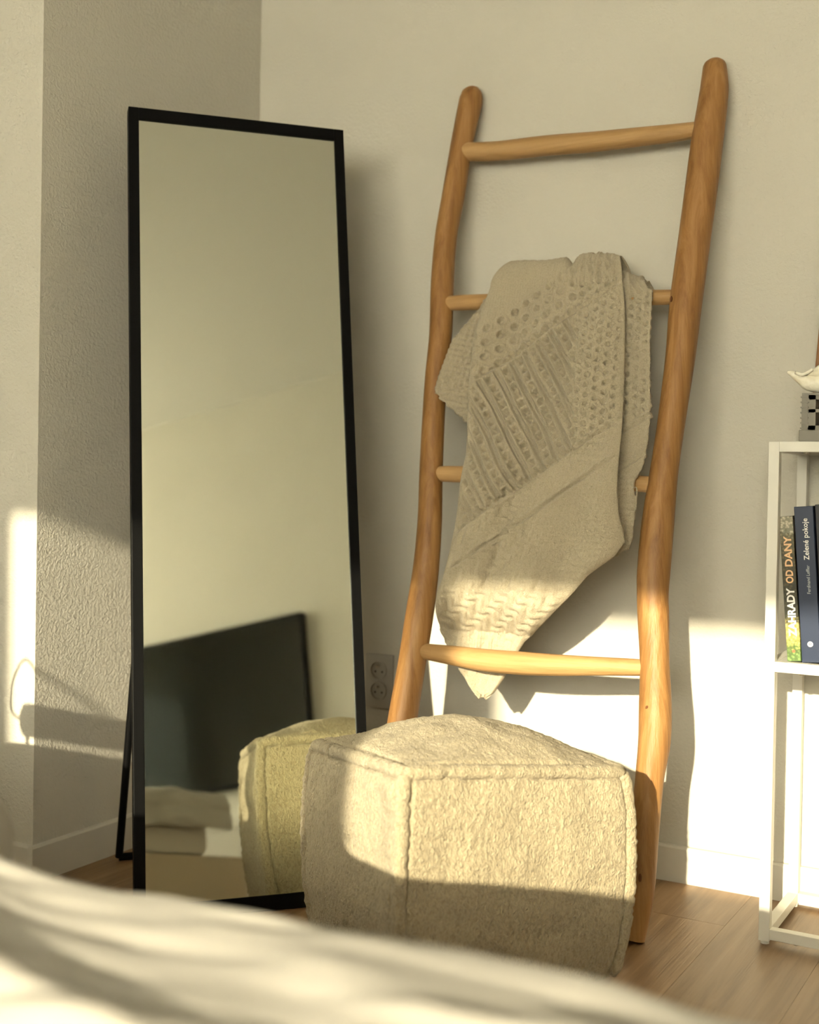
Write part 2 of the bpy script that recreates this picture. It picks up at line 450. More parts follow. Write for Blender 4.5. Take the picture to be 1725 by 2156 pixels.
POST_L = [(-1.3126, 2.5586, 1.7334, 0.0224), (-1.31, 2.5542, 1.7123, 0.0268), (-1.3199, 2.5344, 1.6164, 0.0250), (-1.3257, 2.5111, 1.5039, 0.0259), (-1.3332, 2.4882, 1.3929, 0.0252), (-1.3279, 2.4652, 1.2822, 0.0261), (-1.3172, 2.4426, 1.1729, 0.0259), (-1.315, 2.4204, 1.0656, 0.0252), (-1.3081, 2.3985, 0.9597, 0.0255), (-1.2996, 2.377, 0.8555, 0.0258), (-1.2895, 2.3558, 0.753, 0.0266), (-1.2859, 2.3349, 0.6518, 0.028), (-1.2886, 2.3141, 0.5516, 0.0298), (-1.293, 2.2936, 0.4524, 0.0292), (-1.2985, 2.2733, 0.3541, 0.0305), (-1.3034, 2.2532, 0.257, 0.0305), (-1.3095, 2.2234, 0.1133, 0.0305), (-1.3130, 2.2005, 0.0045, 0.030)]
RUNGS = [
 [(-1.315, 2.5296, 1.5931, 0.0206), (-1.2241, 2.5278, 1.5845, 0.0213), (-1.1086, 2.5274, 1.5826, 0.0219), (-0.9973, 2.5264, 1.5776, 0.0215), (-0.8908, 2.526, 1.576, 0.02), (-0.8188, 2.5259, 1.5752, 0.0188), (-0.7637, 2.5261, 1.5764, 0.0166)],
 [(-1.3118, 2.4562, 1.2387, 0.017), (-1.2583, 2.4561, 1.2378, 0.0178), (-1.1257, 2.4552, 1.2336, 0.0174), (-0.962, 2.4539, 1.2275, 0.0169), (-0.8082, 2.4531, 1.2237, 0.0154), (-0.7736, 2.4529, 1.2226, 0.0144)],
 [(-1.2973, 2.3772, 0.8566, 0.0155), (-1.2508, 2.3776, 0.8583, 0.0174), (-1.0823, 2.3768, 0.8546, 0.0169), (-0.9239, 2.3757, 0.8493, 0.0163), (-0.8037, 2.3746, 0.8438, 0.016), (-0.7746, 2.3743, 0.8424, 0.014)],
 [(-1.2939, 2.3005, 0.4858, 0.0161), (-1.259, 2.2999, 0.4828, 0.017), (-1.1909, 2.2992, 0.4797, 0.0208), (-1.1245, 2.2986, 0.4767, 0.0234), (-1.0392, 2.2988, 0.4775, 0.024), (-0.9569, 2.2995, 0.4809, 0.0217), (-0.8774, 2.3006, 0.4861, 0.0186), (-0.805, 2.3015, 0.4907, 0.0165), (-0.7719, 2.3017, 0.4918, 0.0146)]]
LO = np.array(lad.location)
def stick(rows, name, m, n=22, capround=True):
    A = spline(rows, 5)
    mb = MB().tube(A[:, :3] - LO, A[:, 3], n, True, capround, wob=0.018)
    return mb.build(name, m, lad, auto=True)
def post(rows):
    A = spline(rows, 5)
    # rounded head, sawn-off foot
    h = A[0]; d = A[0, :3] - A[2, :3]; d /= np.linalg.norm(d)
    head = [np.append(h[:3] + d * h[3] * a, h[3] * b) for a, b in ((0.60, 0.30), (0.50, 0.62), (0.28, 0.88))]
    A = np.vstack([head, A])
    return MB().tube(A[:, :3] - LO, A[:, 3], 24, True, False, wob=0.018).build('post', M['wood_post'], lad, auto=True)
pr = post(POST_R); pl = post(POST_L)
for r in RUNGS: stick(r, 'rung', M['wood_rung'])
def knot(p, rx, rz, par):
    mb = MB(); V = []; n = 14
    for r, h in ((1, 0), (0.8, -0.0016), (0.35, -0.0022)):
        for j in range(n):
            a = 6.283 * j / n
            V.append((p[0] - LO[0] + rx * r * math.cos(a), p[1] - LO[1] + h, p[2] - LO[2] + rz * r * math.sin(a)))
    Fc = [[i * n + j, i * n + (j + 1) % n, (i + 1) * n + (j + 1) % n, (i + 1) * n + j] for i in range(2) for j in range(n)] + [[2 * n + j for j in range(n)]]
    mb.add(V, Fc).build('knot', M['knot'], par)
knot((-0.762, 2.2595, 0.423), 0.0045, 0.0055, pr)
knot((-0.748, 2.1945, 0.122), 0.0035, 0.008, pr)
knot((-0.7415, 2.5125, 1.60), 0.004, 0.005, pr)
knot((-0.785, 2.4235, 1.215), 0.003, 0.006, pr)

# ------------------------------------------------------------------ knitted blanket
def ladder_y(z): return 2.20 + 0.20688 * z
BLE = np.array([(-1.1521, 1.3221), (-1.1815, 1.2849), (-1.1994, 1.2167), (-1.2048, 1.1641), (-1.2011, 1.0804), (-1.1966, 0.9878), (-1.191, 0.8967), (-1.2033, 0.8065), (-1.2145, 0.707), (-1.2241, 0.6376), (-1.2476, 0.5639), (-1.2571, 0.5244), (-1.2244, 0.4818), (-1.1861, 0.4355), (-1.162, 0.4036), (-1.1441, 0.3928)])
BRE = np.array([(-0.9067, 1.2941), (-0.8883, 1.2603), (-0.8769, 1.1994), (-0.8672, 1.1003), (-0.8523, 0.9556), (-0.8449, 0.8615), (-0.8391, 0.7873), (-0.8247, 0.7326), (-0.8435, 0.7025), (-0.8991, 0.662), (-0.9405, 0.616), (-1.0, 0.5615), (-1.0557, 0.5151), (-1.0847, 0.4739), (-1.1029, 0.4334), (-1.1211, 0.4028), (-1.1353, 0.3937)])
def knit_height(x, z):
    """relief of the stitches in metres, panels divided by slanting seams"""
    px, pz = x + 1.05, z - 0.9
    a = px * 0.83 + pz * 0.56
    b = px * 0.56 - pz * 0.83
    sm = lambda e0, e1, v: np.clip((v - e0) / (e1 - e0), 0, 1) ** 2 * (3 - 2 * np.clip((v - e0) / (e1 - e0), 0, 1))
    h = 0.0006 * np.sin(a * 900) * np.sin(b * 640)
    # round eyelets
    P = 0.031
    r = np.round(b / (P * 0.86)); aa = a - (r % 2) * P / 2
    da = aa - np.round(aa / P) * P; db = b - r * P * 0.86
    d = np.hypot(da, db * 1.05)
    ring = 0.0020 * np.exp(-((d - 0.0100) / 0.0028) ** 2) - 0.0062 * np.exp(-(d / 0.0062) ** 4)
    # small lattice eyelets
    Q = 0.021
    r2 = np.round(b / (Q * .8)); a2 = a - (r2 % 2) * Q / 2
    d2 = np.hypot(a2 - np.round(a2 / Q) * Q, b - r2 * Q * .8)
    lat = -0.0058 * np.exp(-(d2 / 0.0040) ** 4) + 0.0012 * np.exp(-((d2 - 0.008) / 0.0025) ** 2)
    # ribs with chains of holes
    C = 0.036
    ca = a - np.round(a / C) * C
    cb = b - np.round(b / 0.021) * 0.021
    rib = 0.0034 * np.exp(-((np.abs(ca) - 0.0105) / 0.0024) ** 2) - 0.0055 * np.exp(-((np.abs(ca) - 0.0158) / 0.0022) ** 2) - 0.0095 * np.exp(-(ca / 0.0050) ** 4 - (cb / 0.0062) ** 4) + 0.0012 * np.exp(-(ca / 0.006) ** 2)
    # twisted cables
    D = 0.026
    cab = 0.0030 * np.abs(np.sin(a / D * math.pi + 1.0 * np.sin(b / 0.0055))) - 0.0010 * np.cos(b / 0.0055 + a * 120)
    wtop = 1 - sm(-0.212, -0.204, b)
    wrib = sm(-0.204, -0.196, b) * (1 - sm(0.046, 0.054, b))
    wlow = sm(0.054, 0.060, b)
    right = sm(-0.965, -0.945, x + 0.12 * (z - 1.0))
    eye = sm(-0.315, -0.30, b) * wtop
    h = h + eye * (1 - right) * ring + (eye + wrib * (z > 0.86)) * right * lat + wrib * (1 - right * (z > 0.86)) * rib
    leftlow = 1 - sm(-0.085, -0.075, a)
    h = h + wlow * leftlow * cab + wlow * (1 - leftlow) * 0.0010 * np.sin(b * 420) * np.sin(a * 300)
    for s in (-0.208, 0.050, 0.112):
        h = h - 0.0034 * np.exp(-((b - s) / 0.0024) ** 2) + 0.0020 * np.exp(-((np.abs(b - s) - 0.006) / 0.003) ** 2)
    return h

def sheet(X, Y, Z, nx, ny, nz, thick, name):
    """closed cloth sheet from a grid, extruded along per-point normals"""
    r, c = X.shape
    A = np.stack([X, Y, Z], -1).reshape(-1, 3); Nn = np.stack([nx, ny, nz], -1).reshape(-1, 3)
    B = A - Nn * thick
    V = np.vstack([A, B]); k = r * c
    idx = np.arange(k).reshape(r, c)
    q = np.stack([idx[:-1, :-1], idx[:-1, 1:], idx[1:, 1:], idx[1:, :-1]], -1).reshape(-1, 4)
    Fc = np.vstack([q, q[:, ::-1] + k])
    ring = np.concatenate([idx[0, :], idx[1:, -1], idx[-1, -2::-1], idx[-2:0:-1, 0]])
    rn = np.roll(ring, -1)
    Fc = np.vstack([Fc, np.stack([ring, ring + k, rn + k, rn], -1)])
    me = bpy.data.meshes.new(name)
    me.vertices.add(len(V)); me.vertices.foreach_set('co', V.astype(np.float32).ravel())
    me.loops.add(len(Fc) * 4); me.polygons.add(len(Fc))
    me.polygons.foreach_set('loop_start', np.arange(len(Fc)) * 4)
    me.polygons.foreach_set('loop_total', np.full(len(Fc), 4))
    me.loops.foreach_set('vertex_index', Fc.ravel().astype(np.int32))
    me.update(calc_edges=True); me.validate()
    bm = bmesh.new(); bm.from_mesh(me); bmesh.ops.recalc_face_normals(bm, faces=bm.faces); bm.to_mesh(me); bm.free()
    me.polygons.foreach_set('use_smooth', [True] * len(me.polygons))
    return me

def grid_normals(X, Y, Z):
    P = np.stack([X, Y, Z], -1)
    du = np.gradient(P, axis=1); dv = np.gradient(P, axis=0)
    n = np.cross(du, dv); n /= np.linalg.norm(n, axis=-1)[..., None] + 1e-12
    if n[..., 1].mean() > 0: n = -n
    return n[..., 0], n[..., 1], n[..., 2]

def front_sheet():
    cols = 190
    zb = np.linspace(1.262, 0.3945, 400)            # hanging part
    nb, na = 46, 22
    u = np.linspace(0, 1, cols)
    rows = []
    zf = lambda arr, z: np.interp(z, arr[::-1, 1], arr[::-1, 0])
    topz = lambda x: 1.322 - 0.10 * np.clip(x + 1.0, 0, 1) - 0.020 * np.exp(-((x + 1.008) / 0.010) ** 2) + 0.008 * np.exp(-((x + 0.955) / 0.05) ** 2) - 0.004 * np.exp(-((x + 1.07) / 0.04) ** 2)
    X, Y, Z, Dv = [], [], [], []
    # behind the rung, then over the top, then down the front
    zback = np.linspace(1.02, 1.262, nb)
    xl0, xr0 = zf(BLE, 1.262), zf(BRE, 1.262)
    for z in zback:
        x = xl0 + 0.012 + (xr0 - xl0 - 0.024) * u
        X.append(x); Z.append(np.full(cols, z)); Y.append(ladder_y(z) + 0.026 + 0 * u); Dv.append(0)
    for t in np.linspace(0, math.pi, na + 2)[1:-1]:
        f = math.sin(t)
        xl = xl0 + (-1.150 - xl0) * f ** 2; xr = xr0 + (-0.903 - xr0) * f ** 2
        x = xl + (xr - xl) * u
        z = 1.262 + (topz(x) - 1.262) * f
        X.append(x); Z.append(z); Y.append(ladder_y(1.262) - 0.006 + 0.032 * math.cos(t) + 0 * u); Dv.append(f)
    for z in zb:
        xl, xr = zf(BLE, z), zf(BRE, z)
        X.append(xl + (xr - xl) * u); Z.append(np.full(cols, z)); Y.append(np.full(cols, ladder_y(z) - 0.038)); Dv.append(0)
    X, Y, Z = map(np.array, (X, Y, Z))
    U = np.broadcast_to(u, X.shape)
    front = np.zeros(X.shape); front[nb + na // 2:, :] = 1
    ramp_ = np.clip((1.29 - Z) / 0.12, 0, 1) * front
    # soft hanging folds
    fold = 0.010 * np.sin((X + 0.35 * Z) * 26 + 1.0) + 0.006 * np.sin((X - 0.2 * Z) * 47 + 2.2) + 0.008 * vnoise(X * 9 + 40, Z * 3 + 10, 3)
    belly = -0.020 * np.sin(np.clip((1.29 - Z) / 0.85, 0, 1) * math.pi)
    curl = -0.010 * np.abs(2 * U - 1) ** 3 + 0.016 * np.abs(2 * U - 1) ** 14
    crease = 0.012 * np.exp(-((X + 1.10 - 0.25 * (Z - 0.72)) / 0.018) ** 2) * np.clip((0.92 - Z) / 0.15, 0, 1) * np.clip((Z - 0.55) / 0.1, 0, 1)
    # keep clear of the lowest and third rungs
    low = -0.012 * np.exp(-((Z - 0.855) / 0.06) ** 2)
    behind = 0.082 * np.clip((0.62 - Z) / 0.09, 0, 1) ** 1.5          # the point hangs behind the lowest rung
    Y = Y + ramp_ * (fold * 0.9 + belly + curl + crease + low) + front * behind * 1.0
    nx, ny, nz = grid_normals(X, Y, Z)
    k = 1.5 * knit_height(X, Z) * np.clip(front + 0.3, 0, 1)
    edge = np.clip(np.minimum(U, 1 - U) / 0.06, 0, 1) * np.clip((Z - 0.40) / 0.08, 0.15, 1)
    X = X + nx * k * edge; Y = Y + ny * k * edge; Z = Z + nz * k * edge
    nx, ny, nz = grid_normals(X, Y, Z)
    return sheet(X, Y, Z, nx, ny, nz, 0.006, 'knitted_blanket')
bl = link(front_sheet(), 'knitted_blanket', M['knit'])
tag(bl, 'beige openwork knitted blanket draped over a ladder rung, one corner hanging low', 'blanket')
def side_fold():
    # layer of the same blanket showing behind the right edge
    ed = np.array([(-0.8300, 1.2700), (-0.8255, 1.2505), (-0.8236, 1.1515), (-0.8080, 0.9765), (-0.8110, 0.9098), (-0.8166, 0.8766), (-0.8289, 0.8509), (-0.8259, 0.787), (-0.8305, 0.7216), (-0.8589, 0.6998)])
    cols, u = 40, np.linspace(0, 1, 40)
    X, Y, Z = [], [], []
    for t in np.linspace(0, math.pi, 14)[:-1]:
        f = math.sin(t)
        x = -0.925 + (-0.832 - 0.02 * f + 0.925) * u
        X.append(x); Z.append(1.235 + (0.058 - 0.028 * u) * f); Y.append(ladder_y(1.235) + 0.002 + 0.024 * math.cos(t) + 0 * u)
    for z in np.linspace(1.235, 0.701, 220):
        xr = np.interp(z, ed[::-1, 1], ed[::-1, 0])
        xl = min(-0.925 + 0.06 * (1.235 - z), xr - 0.01)
        X.append(xl + (xr - xl) * u); Z.append(np.full(cols, z))
        Y.append(ladder_y(z) - 0.0235 - 0.004 * np.sin(u * 6 + z * 7) + 0.010 * np.clip((0.86 - z) / 0.05, 0, 1) * u - 0.010 * np.exp(-((z - 0.83) / 0.05) ** 2))
    X, Y, Z = map(np.array, (X, Y, Z))
    nx, ny, nz = grid_normals(X, Y, Z)
    k = 1.5 * knit_height(X - 0.03, Z)
    X, Y, Z = X + nx * k, Y + ny * k, Z + nz * k
    nx, ny, nz = grid_normals(X, Y, Z)
    return sheet(X, Y, Z, nx, ny, nz, 0.005, 'side_fold')
link(side_fold(), 'side_fold', M['knit'], bl)
def corner_flap():
    ed = np.array([(-1.178, 1.29), (-1.2154, 1.2216), (-1.2658, 1.1472), (-1.2885, 1.0402), (-1.2700, 1.020), (-1.2041, 0.9733), (-1.160, 0.955)])
    cols, u = 60, np.linspace(0, 1, 60)
    X, Y, Z = [], [], []
    for z in np.linspace(1.29, 0.957, 150):
        xl = np.interp(z, ed[::-1, 1], ed[::-1, 0]); xr = -1.13
        off = 0.020 + 0.034 * np.clip((1.22 - z) / 0.15, 0, 1) * (1 - u) ** 1.5
        X.append(xl + (xr - xl) * u); Z.append(np.full(cols, z)); Y.append(ladder_y(z) - off + 0.004 * np.sin(u * 5 + z * 20))
    X, Y, Z = map(np.array, (X, Y, Z))
    nx, ny, nz = grid_normals(X, Y, Z)
    D = 0.017
    a = X * 0.83 + Z * 0.56; b = X * 0.56 - Z * 0.83
    k = 0.0034 * np.sin(a / D * 2 * math.pi) * np.sin(b / D * 2 * math.pi)
    X, Y, Z = X + nx * k, Y + ny * k, Z + nz * k
    nx, ny, nz = grid_normals(X, Y, Z)
    return sheet(X, Y, Z, nx, ny, nz, 0.005, 'corner_flap')
link(corner_flap(), 'corner_flap', M['knit'], bl)
lp = spline([(-0.826, 2.334, 0.836), (-0.8175, 2.332, 0.836), (-0.8165, 2.330, 0.815), (-0.8185, 2.330, 0.792), (-0.827, 2.332, 0.789)], 6)
MB().tube(lp, 0.0014, 6).build('hanging_loop', M['knit'], bl, auto=True)

# ------------------------------------------------------------------ pouf
PF, PR_, PL_, PB = (np.array(c) for c in ((-0.947, 1.658, 0.405), (-0.712, 2.010, 0.366), (-1.272, 1.891, 0.366), (-1.035, 2.215, 0.362)))
PC = (PF + PR_ + PL_ + PB) / 4
def pouf_map(p):
    """cube point in [-1,1]^3 -> soft box"""
    p = np.asarray(p, float)
    q = p / (np.sum(np.abs(p) ** 18, axis=-1, keepdims=True) ** (1 / 18))
    s, t, c = q[..., 0] * 1.03, q[..., 1] * 1.03, q[..., 2]
    a, b = (1 + s) / 2, (1 + t) / 2
    top = PF * ((1 - a) * (1 - b))[..., None] + PR_ * (a * (1 - b))[..., None] + PL_ * ((1 - a) * b)[..., None] + PB * (a * b)[..., None]
    xy = top[..., :2]; h = top[..., 2]
    bulge = 1 + 0.055 * (1 - c ** 2) - 0.05 * ((1 - c) / 2) ** 3
    xy = PC[:2] + (xy - PC[:2]) * bulge[..., None]
    z = (c + 1) / 2 * h
    z = z + 0.056 * np.clip((1 - s ** 2) * (1 - t ** 2), 0, 1) * np.clip(c, 0, 1) ** 3
    # dent beside the front corner
    dent = 0.012 * np.exp(-((s + 0.95) / 0.25) ** 2 - ((t + 0.55) / 0.3) ** 2 - ((c - 0.45) / 0.35) ** 2)
    ex = np.stack([PR_[0] - PF[0], PR_[1] - PF[1]]); ex = ex / np.linalg.norm(ex)
    xy = xy + dent[..., None] * ex
    return np.concatenate([xy, z[..., None]], -1)
def pouf_body():
    n = 140
    g = np.linspace(-1, 1, n)
    A, B = np.meshgrid(g, g, indexing='ij')
    one = np.ones_like(A)
    faces = [(A, B, one), (A, -B, -one), (A, -one, B), (-A, one, B), (-one, -A, B), (one, A, B)]
    V, Fc = [], []
    for k, (x, y, z) in enumerate(faces):
        P = pouf_map(np.stack([x, y, z], -1))
        nrm = np.cross(np.gradient(P, axis=0), np.gradient(P, axis=1)); nrm /= np.linalg.norm(nrm, axis=-1)[..., None] + 1e-9
        flip = np.sum(nrm * (P - PC * [1, 1, .5]), -1).mean()
        if flip < 0: nrm = -nrm
        w = np.clip((1 - np.maximum(np.abs(A), np.abs(B))) / 0.05, 0, 1)
        nz = 0.004 * vnoise(A * 5 + 20 * k, B * 5, 5) + 0.0012 * vnoise(A * 40 + 9 * k, B * 24, 6) - 0.0040 * np.exp(-((np.maximum(np.abs(A), np.abs(B)) - 0.915) / 0.018) ** 2)
        P = P + nrm * (nz * w)[..., None]
        idx = np.arange(n * n).reshape(n, n) + len(V) * n * n
        q = np.stack([idx[:-1, :-1], idx[1:, :-1], idx[1:, 1:], idx[:-1, 1:]], -1).reshape(-1, 4)
        V.append(P.reshape(-1, 3)); Fc.append(q)
    me = mesh('body', np.vstack(V), np.vstack(Fc), True)
    bm = bmesh.new(); bm.from_mesh(me)
    bmesh.ops.remove_doubles(bm, verts=bm.verts, dist=0.0004); bmesh.ops.recalc_face_normals(bm, faces=bm.faces)
    bm.to_mesh(me); bm.free()
    me.polygons.foreach_set('use_smooth', [True] * len(me.polygons))
    return me
pf = link(pouf_body(), 'pouf', M['fleece'])
tag(pf, 'cream boucle cube pouf with puffed seams beside the bed', 'pouf')
def seam(p0, p1):
    t = np.linspace(0, 1, 60)[:, None]
    P = np.array(p0, float) * (1 - t) + np.array(p1, float) * t
    Q = pouf_map(P)
    ctr = PC * [1, 1, 0.5]
    d = Q - ctr; d /= np.linalg.norm(d, axis=1)[:, None]
    Q = Q - d * 0.0035 + 0.0012 * rng.uniform(-1, 1, Q.shape)
    R = 0.0120 + 0.0012 * rng.uniform(-1, 1, len(Q))
    MB().tube(Q, R, 14, True).build('seam_band', M['fleece'], pf, smooth=True)
for a, b in (((-1, -1, 1), (1, -1, 1)), ((-1, -1, 1), (-1, 1, 1)), ((1, -1, 1), (1, 1, 1)), ((-1, 1, 1), (1, 1, 1)), ((-1, -1, 1), (-1, -1, -0.97)), ((1, -1, 1), (1, -1, -0.97)), ((-1, 1, 1), (-1, 1, -0.97)), ((1, 1, 1), (1, 1, -0.97))):
    seam(a, b)

# ------------------------------------------------------------------ bed
bed = empty('bed', (-1.0, 0.05, 0))
tag(bed, 'low upholstered bed in the foreground under a rumpled duvet', 'bed')
BO = Vector(bed.location)
def bpart(mb, name, m, **k):
    mb.v = [tuple(Vector(v) - BO) for v in mb.v]
    return mb.build(name, m, bed, **k)
bpart(MB().box((-2.30, -0.74, 0.05), (0.46, 0.835, 0.285), 0.012), 'bed_base', M['bed_base'], auto=True)
bpart(MB().box((-2.28, -0.72, 0.285), (0.235, 0.82, 0.425), 0.03), 'mattress', M['mattress'], auto=True)
for lx in (-2.2, 0.38):
    for ly in (-0.65, 0.74):
        bpart(MB().lathe([(0.022, 0), (0.026, 0.05)], 14, (lx, ly, 0)), 'leg', M['black'], auto=True)
def duvet():
    nx_, L = 330, 1.72
    x = np.linspace(-2.32, 0.285, nx_)
    prof = []
    for t in np.linspace(0, 1, 190): prof.append((-0.78 + 1.60 * t, 0.491, 0, 1))
    for t in np.linspace(0, math.pi / 2, 18)[1:]: prof.append((0.82 + 0.058 * math.sin(t), 0.433 + 0.058 * math.cos(t), math.sin(t), math.cos(t)))
    for t in np.linspace(0, 1, 8)[1:]: prof.append((0.878, 0.433 - 0.065 * t, 1, 0))
    prof = np.array(prof)
    X = np.broadcast_to(x, (len(prof), nx_)).copy()
    Y0 = np.broadcast_to(prof[:, 0:1], X.shape); Z0 = np.broadcast_to(prof[:, 1:2], X.shape)
    NY = np.broadcast_to(prof[:, 2:3], X.shape); NZ = np.broadcast_to(prof[:, 3:4], X.shape)
    s = np.broadcast_to((np.cumsum(np.r_[0, np.hypot(np.diff(prof[:, 0]), np.diff(prof[:, 1]))]))[:, None], X.shape)
    xx = X + 0.25 * s
    d = 0.034 * vnoise(xx * 2.6 + 50, s * 10 + 3, 11) + 0.030 * vnoise(xx * 4.6 + 9, s * 22 + 7, 12) + 0.012 * vnoise(xx * 10, s * 46, 13)
    d = d - 0.016 * np.abs(vnoise(xx * 2.1 + 30, s * 8 + 1, 14))
    edgew = np.clip((s - 1.35) / 0.2, 0, 1)
    d = d * (1 - 0.62 * edgew)
    # heap out of view, added for the bump in the shadow on the pouf
    d = d + (0.062 * np.exp(-((X + 1.03) / 0.035) ** 2) + 0.004 * np.clip((-0.80 - X) / 0.15, 0, 1)) * np.clip((Y0 + 0.1) / 0.5, 0, 1)
    Y = Y0 + NY * d; Z = Z0 + NZ * d
    n1, n2, n3 = grid_normals(X, Y, Z)
    sg = np.sign(n3.mean())
    return sheet(X, Y, Z, n1 * sg, n2 * sg, n3 * sg, 0.014, 'duvet')
tag(link(duvet(), 'duvet', M['duvet']), 'rumpled off-white duvet across the near corner of the picture', 'duvet')

# ------------------------------------------------------------------ white metal shelf unit
SX0, SX1, SY0, SY1 = -0.5605, -0.155, 2.317, 2.572
SW = 0.0195
sh = empty('shelf_unit', (SX0, SY0, 0))
tag(sh, 'slim white metal shelf unit holding books beside the ladder', 'shelf')
SO = Vector(sh.location)
def spart(mb, name, m=None, **k):
    mb.v = [tuple(Vector(v) - SO) for v in mb.v]
    return mb.build(name, m or M['white_metal'], sh, **k)
for xx in (SX0, SX1 - SW):
    for yy in (SY0, SY1 - SW):
        spart(MB().box((xx, yy, 0.006), (xx + SW, yy + SW, 0.927), 0.0008), 'post')
        spart(MB().lathe([(0.008, 0), (0.008, 0.007)], 12, (xx + SW / 2, yy + SW / 2, 0)), 'foot')
for z0, z1 in ((0.010, 0.029), (0.504, 0.523), (0.908, 0.927)):
    for yy in (SY0, SY1 - SW):
        spart(MB().box((SX0 + SW, yy, z0), (SX1 - SW, yy + SW, z1), 0.0008), 'rail')
    for xx in (SX0, SX1 - SW):
        spart(MB().box((xx, SY0 + SW, z0), (xx + SW, SY1 - SW, z1), 0.0008), 'rail')
    if z0 > 0.1:
        spart(MB().box((SX0 + SW, SY0 + SW, z1 - 0.008), (SX1 - SW, SY1 - SW, z1 - 0.002)), 'shelf_panel')
    spart(MB().lathe([(0.0050, 0), (0.0045, -0.003), (0.002, -0.004)], 12, (SX0 + 0.066, SY0 + SW / 2, z0)), 'screw', M['brass'])

# ------------------------------------------------------------------ books
def text_mesh(body, length, height, x_mid, z0, bold=0.0, serif=False):
    cu = bpy.data.curves.new('lettering', 'FONT')
    cu.body = body; cu.size = 1; cu.offset = bold; cu.resolution_u = 3
    if serif: cu.space_character = 1.02
    to = bpy.data.objects.new('lettering_source', cu); COL.objects.link(to)
    dg = bpy.context.evaluated_depsgraph_get()
    me = bpy.data.meshes.new_from_object(to.evaluated_get(dg))
    bpy.data.objects.remove(to); bpy.data.curves.remove(cu)
    co = np.array([v.co[:] for v in me.vertices])
    x0, x1 = co[:, 0].min(), co[:, 0].max(); y0, y1 = co[:, 1].min(), co[:, 1].max()
    tx = (co[:, 0] - x0) / (x1 - x0) * length; ty = (co[:, 1] - (y0 + y1) / 2) / (y1 - y0) * height
    for v, a, b in zip(me.vertices, tx, ty): v.co = (x_mid - b, -0.0006, z0 + a)
    me.update()
    return me
def book(label, x, y, z, lean, w, d, h, cover, grp='books on the middle shelf'):
    o = empty('book', (x, y, z)); o.rotation_euler = (0, -lean, 0)
    tag(o, label, 'book', grp)
    c = 0.0018
    MB().box((0, 0, 0), (w, 0.003, h), 0.0007).build('spine', cover, o)
    MB().box((0, 0.003, 0), (c, d, h)).build('cover_board', cover, o)
    MB().box((w - c, 0.003, 0), (w, d, h)).build('cover_board', cover, o)
    MB().box((c, 0.003, 0.002), (w - c, d - 0.004, h - 0.003)).build('pages', M['paper'], o)
    return o
b1 = book('garden picture book with a photo spine and big white title, leaning on the post', -0.5222, 2.334, 0.5235, 0.0785, 0.0245, 0.20, 0.266, M['garden'])
link(text_mesh('ZAHRADY', 0.089, 0.0145, 0.0128, 0.0455, 0.035), 'title_lettering', M['ink_white'], b1)
link(text_mesh('OD', 0.0245, 0.0140, 0.0128, 0.143, 0.03), 'title_lettering', M['ink_peach'], b1)
link(text_mesh('DANY', 0.056, 0.0140, 0.0128, 0.174, 0.03), 'title_lettering', M['ink_peach'], b1)
MB().lathe([(0.0028, 0), (0.0028, -0.0006)], 16, (0.0125, -0.0001, 0.0185), 'y').build('printed_fruit', M['ink_red'], b1)
b2 = book('navy blue hardback with a pale title on its spine', -0.4960, 2.334, 0.5235, 0.0715, 0.0335, 0.21, 0.285, M['navy'])
link(text_mesh('Zelen\u00e9 pokoje', 0.076, 0.0125, 0.0195, 0.187, 0.012, True), 'title_lettering', M['ink_white'], b2)
link(text_mesh('Ferdinand Leffler', 0.052, 0.0062, 0.0190, 0.1255, 0.0), 'author_lettering', M['ink_grey'], b2)
lg = MB().lathe([(0.0050, 0), (0.0050, -0.0006)], 24, (0.0165, -0.0001, 0.0335), 'y').build('publisher_logo', M['ink_white'], b2)
MB().tube(spline([(0.0143, -0.0009, 0.0318), (0.0150, -0.0009, 0.0352), (0.0182, -0.0009, 0.0355), (0.0180, -0.0009, 0.0330), (0.0158, -0.0009, 0.0328), (0.0163, -0.0009, 0.0345)], 5), 0.0005, 6).build('logo_swirl', M['navy'], lg)
b3 = book('thick black hardback to the right of the navy book', -0.4605, 2.340, 0.5235, 0.068, 0.030, 0.21, 0.290, M['black_cover'])
b4 = book('dark green book behind the shelf edge next to the black hardback', -0.4290, 2.345, 0.5235, 0.065, 0.022, 0.20, 0.262, M['green_cover'])

# ------------------------------------------------------------------ crate, shell and picture frame on the shelf top
cr = empty('plastic_crate', (-0.5100, 2.330, 0.9275))
tag(cr, 'small grey folding plastic crate on top of the shelf', 'crate')
CW, CD, CH = 0.27, 0.185, 0.0885
MB().box((0, 0, 0), (CW, CD, 0.021), 0.0015).build('base_tray', M['crate'], cr)
for y0, y1 in ((0.004, 0.007), (CD - 0.007, CD - 0.004)):
    wall = MB()
    z0, z1 = 0.021, CH
    wall.box((0.016, y0, z1 - 0.012), (CW - 0.016, y1, z1)).box((0.016, y0, z0), (CW - 0.016, y1, z0 + 0.008))
    wall.box((0.016, y0, z0 + 0.032), (CW - 0.016, y1, z0 + 0.038))
    xs = np.linspace(0.040, CW - 0.042, 14)
    for k, xx in enumerate(xs): wall.box((xx - 0.005, y0, z0), (xx + 0.0055, y1, z1))
    wall.box((0.012, y0, z0), (0.0285, y1, z1)).box((CW - 0.030, y0, z0), (CW - 0.012, y1, z1))
    wall.box((0.016, y0 - 0.003, z1 - 0.004), (CW - 0.016, y1 + 0.003, z1))
    wall.build('long_wall', M['crate'], cr)
